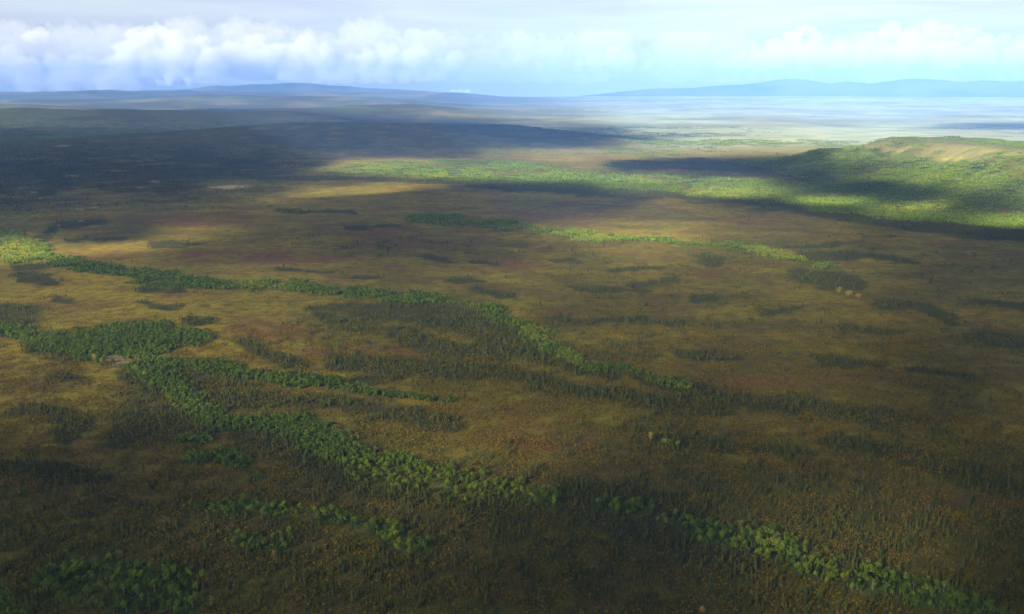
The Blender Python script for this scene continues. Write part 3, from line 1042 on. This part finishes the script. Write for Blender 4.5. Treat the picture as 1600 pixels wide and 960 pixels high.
# ------------------------------------------------------------------ cumulus beyond the haze
from mathutils import noise as mnoise
def cloud_mat(name, dens):
    CLOUD_M = bpy.data.materials.new(name)
    CLOUD_M.use_nodes = True
    CLOUD_M.node_tree.nodes.clear()
    pv = node(CLOUD_M.node_tree, 'ShaderNodeVolumePrincipled', i_Density=dens, i_Anisotropy=0.05)
    pv.inputs['Color'].default_value = (0.93, 0.95, 0.98, 1)
    ho = node(CLOUD_M.node_tree, 'ShaderNodeOutputMaterial')
    CLOUD_M.node_tree.links.new(pv.outputs['Volume'], ho.inputs['Volume'])
    return CLOUD_M


CLOUD_M, PUFF_M = cloud_mat('cloud_white', 0.0017), cloud_mat('puff_white', 0.006)
THIN_M = cloud_mat('thin_white', 0.00035)
SOFT_M = cloud_mat('soft_white', 0.0011)
ico = bmesh.new()
bmesh.ops.create_icosphere(ico, subdivisions=4, radius=1.0)
ICO_V = np.array([v.co[:] for v in ico.verts])
ICO_F = np.array([[v.index for v in f.verts] for f in ico.faces])
ico.free()


def cloud(label, depth, lobes, base_row, flat=0.25, children=5, group=None, seed=1, mat=None):
    """A heap of billowing lobes at one distance; lobes are (column, row, radius) in photo pixels."""
    r_ = np.random.default_rng(seed)
    k = depth / F
    vs_, fs, n = [], [], 0
    zb = CAM_H + (HORIZON - base_row) * k
    allv = []
    lobes = list(lobes) + [(cx + r_.uniform(-.3, .3) * r, .5 * (cy_ + base_row), 1.1 * r) for cx, cy_, r in lobes if cy_ < base_row - r]
    for cx, cy_, r in lobes:
        c = np.array([(cx - 800) * k, depth + r_.normal(0, 8) * k, CAM_H + (HORIZON - cy_) * k])
        allv.append((c, r * k, 1.0))
        for _ in range(children):
            d = r_.normal(0, 1, 3)
            d[2] = abs(d[2]) * .9
            d[1] = -abs(d[1])
            d /= np.linalg.norm(d)
            rs = r * r_.uniform(.28, .55)
            allv.append((c + d * np.array([1.1, 1, .9]) * r * k * .8, rs * k, .9))
    for c, rad, sq in allv:
        s = np.array([1.15, 1.0, .92])
        p = ICO_V.copy()
        q = (p * s * rad + c) / (15.0 * k)
        f = np.array([mnoise.fractal(Vector(w), 0.75, 2.1, 6) for w in q])
        g_ = np.array([abs(mnoise.noise(Vector(w * 2.2))) for w in q])
        p = p * (1 + (0.55 * f + 0.55 * g_ - .16) * (9 * k / rad) ** .4)[:, None] * s * rad + c
        low = p[:, 2] < zb
        p[low, 2] = zb + (p[low, 2] - zb) * flat
        vs_.append(p)
        fs.append(ICO_F + n)
        n += len(p)
    me = mesh_np('cloud', np.concatenate(vs_), np.concatenate(fs))
    o = link('cloud', me, mat or CLOUD_M)
    md = o.modifiers.new('merge', 'REMESH')
    md.mode = 'VOXEL'
    md.voxel_size = 0.9 * k
    md.use_smooth_shade = True
    return tag(o, label, 'cloud', group)


cloud('tall white cumulus heap with two rounded towers above the left hills', 35000,
      [(205, 100, 20), (225, 84, 20), (245, 66, 18), (262, 56, 14), (285, 66, 16), (300, 82, 22), (330, 74, 14), (352, 92, 20), (250, 96, 24), (318, 106, 22)], 122, seed=3)
cloud('broad grey white cloud bank resting on the hills at the far left', 32800,
      [(-40, 112, 26), (0, 112, 22), (35, 108, 20), (70, 112, 22), (100, 100, 15), (120, 118, 20), (160, 112, 20), (190, 124, 16), (222, 134, 11), (205, 118, 18), (10, 90, 16), (40, 88, 14), (140, 98, 12), (-30, 94, 18)], 143, seed=4)
cloud('small bright white cloud floating alone in the upper left sky', 36500, [(66, 62, 6), (76, 60, 9), (88, 57, 10), (99, 61, 7)], 70, .5, 4, seed=5)
cloud('long cloud bank with lumpy top between the cumulus towers and the centre', 36500,
      [(385, 84, 18), (410, 76, 17), (435, 92, 20), (462, 84, 17), (492, 78, 18), (515, 92, 20), (548, 100, 17), (585, 96, 17), (612, 84, 15), (640, 98, 16), (470, 104, 18), (400, 104, 20), (360, 108, 18), (530, 110, 18), (600, 108, 18), (660, 92, 16), (680, 106, 14)], 126, seed=6)
cloud('low pale cloud trailing off right of the flat topped left mountain', 32600,
      [(505, 132, 7), (525, 124, 10), (548, 118, 12), (575, 114, 13), (605, 116, 12), (635, 120, 10), (660, 124, 8)], 131, .4, 4, seed=7)
cloud('small white cloud low over the left end of the flat topped mountain', 32400, [(268, 130, 6), (282, 126, 9), (298, 129, 7), (310, 127, 5)], 135, .4, 4, seed=8, mat=PUFF_M)
cloud('tiny bright white cloud low at the middle of the horizon', 32000, [(704, 147, 3.2), (712, 145, 4.4), (721, 144.5, 4.6), (730, 144, 3.6), (735, 143, 2.4)], 149, .4, 3, seed=9, mat=PUFF_M)
cloud('ragged faint cloud streak low in the middle of the sky', 38500,
      [(668, 104, 12), (690, 100, 8), (716, 96, 15), (742, 104, 9), (790, 103, 7), (812, 100, 12), (842, 104, 8), (900, 101, 6), (926, 92, 10), (955, 84, 11), (972, 97, 14), (1003, 104, 7), (1040, 107, 6)], 112, seed=10, mat=SOFT_M)
cloud('pale cumulus with a rounded peak in the right of the sky', 38500,
      [(1120, 104, 10), (1145, 90, 11), (1172, 92, 14), (1198, 80, 16), (1222, 66, 14), (1243, 54, 12), (1262, 70, 16), (1295, 84, 16), (1240, 90, 20)], 112, seed=11, mat=SOFT_M)
cloud('pale cumulus with two puffy crowns near the right edge of the sky', 37500,
      [(1330, 84, 14), (1355, 64, 15), (1378, 54, 13), (1405, 66, 16), (1432, 52, 14), (1458, 54, 13), (1482, 60, 13), (1500, 54, 8), (1510, 76, 14), (1560, 84, 15), (1610, 84, 15), (1400, 90, 18), (1460, 86, 18)], 112, seed=12, mat=SOFT_M)
bank = np.random.default_rng(21)
cloud('long thin layer of pale stratus behind the heaped clouds along the whole horizon', 41000,
      [(-160 + 46 * q + bank.uniform(-14, 14), bank.uniform(84, 108) - (14 if q < 17 else 0), bank.uniform(30, 46)) for q in range(42)], 128, .3, 3, seed=13, mat=THIN_M)
#@@END
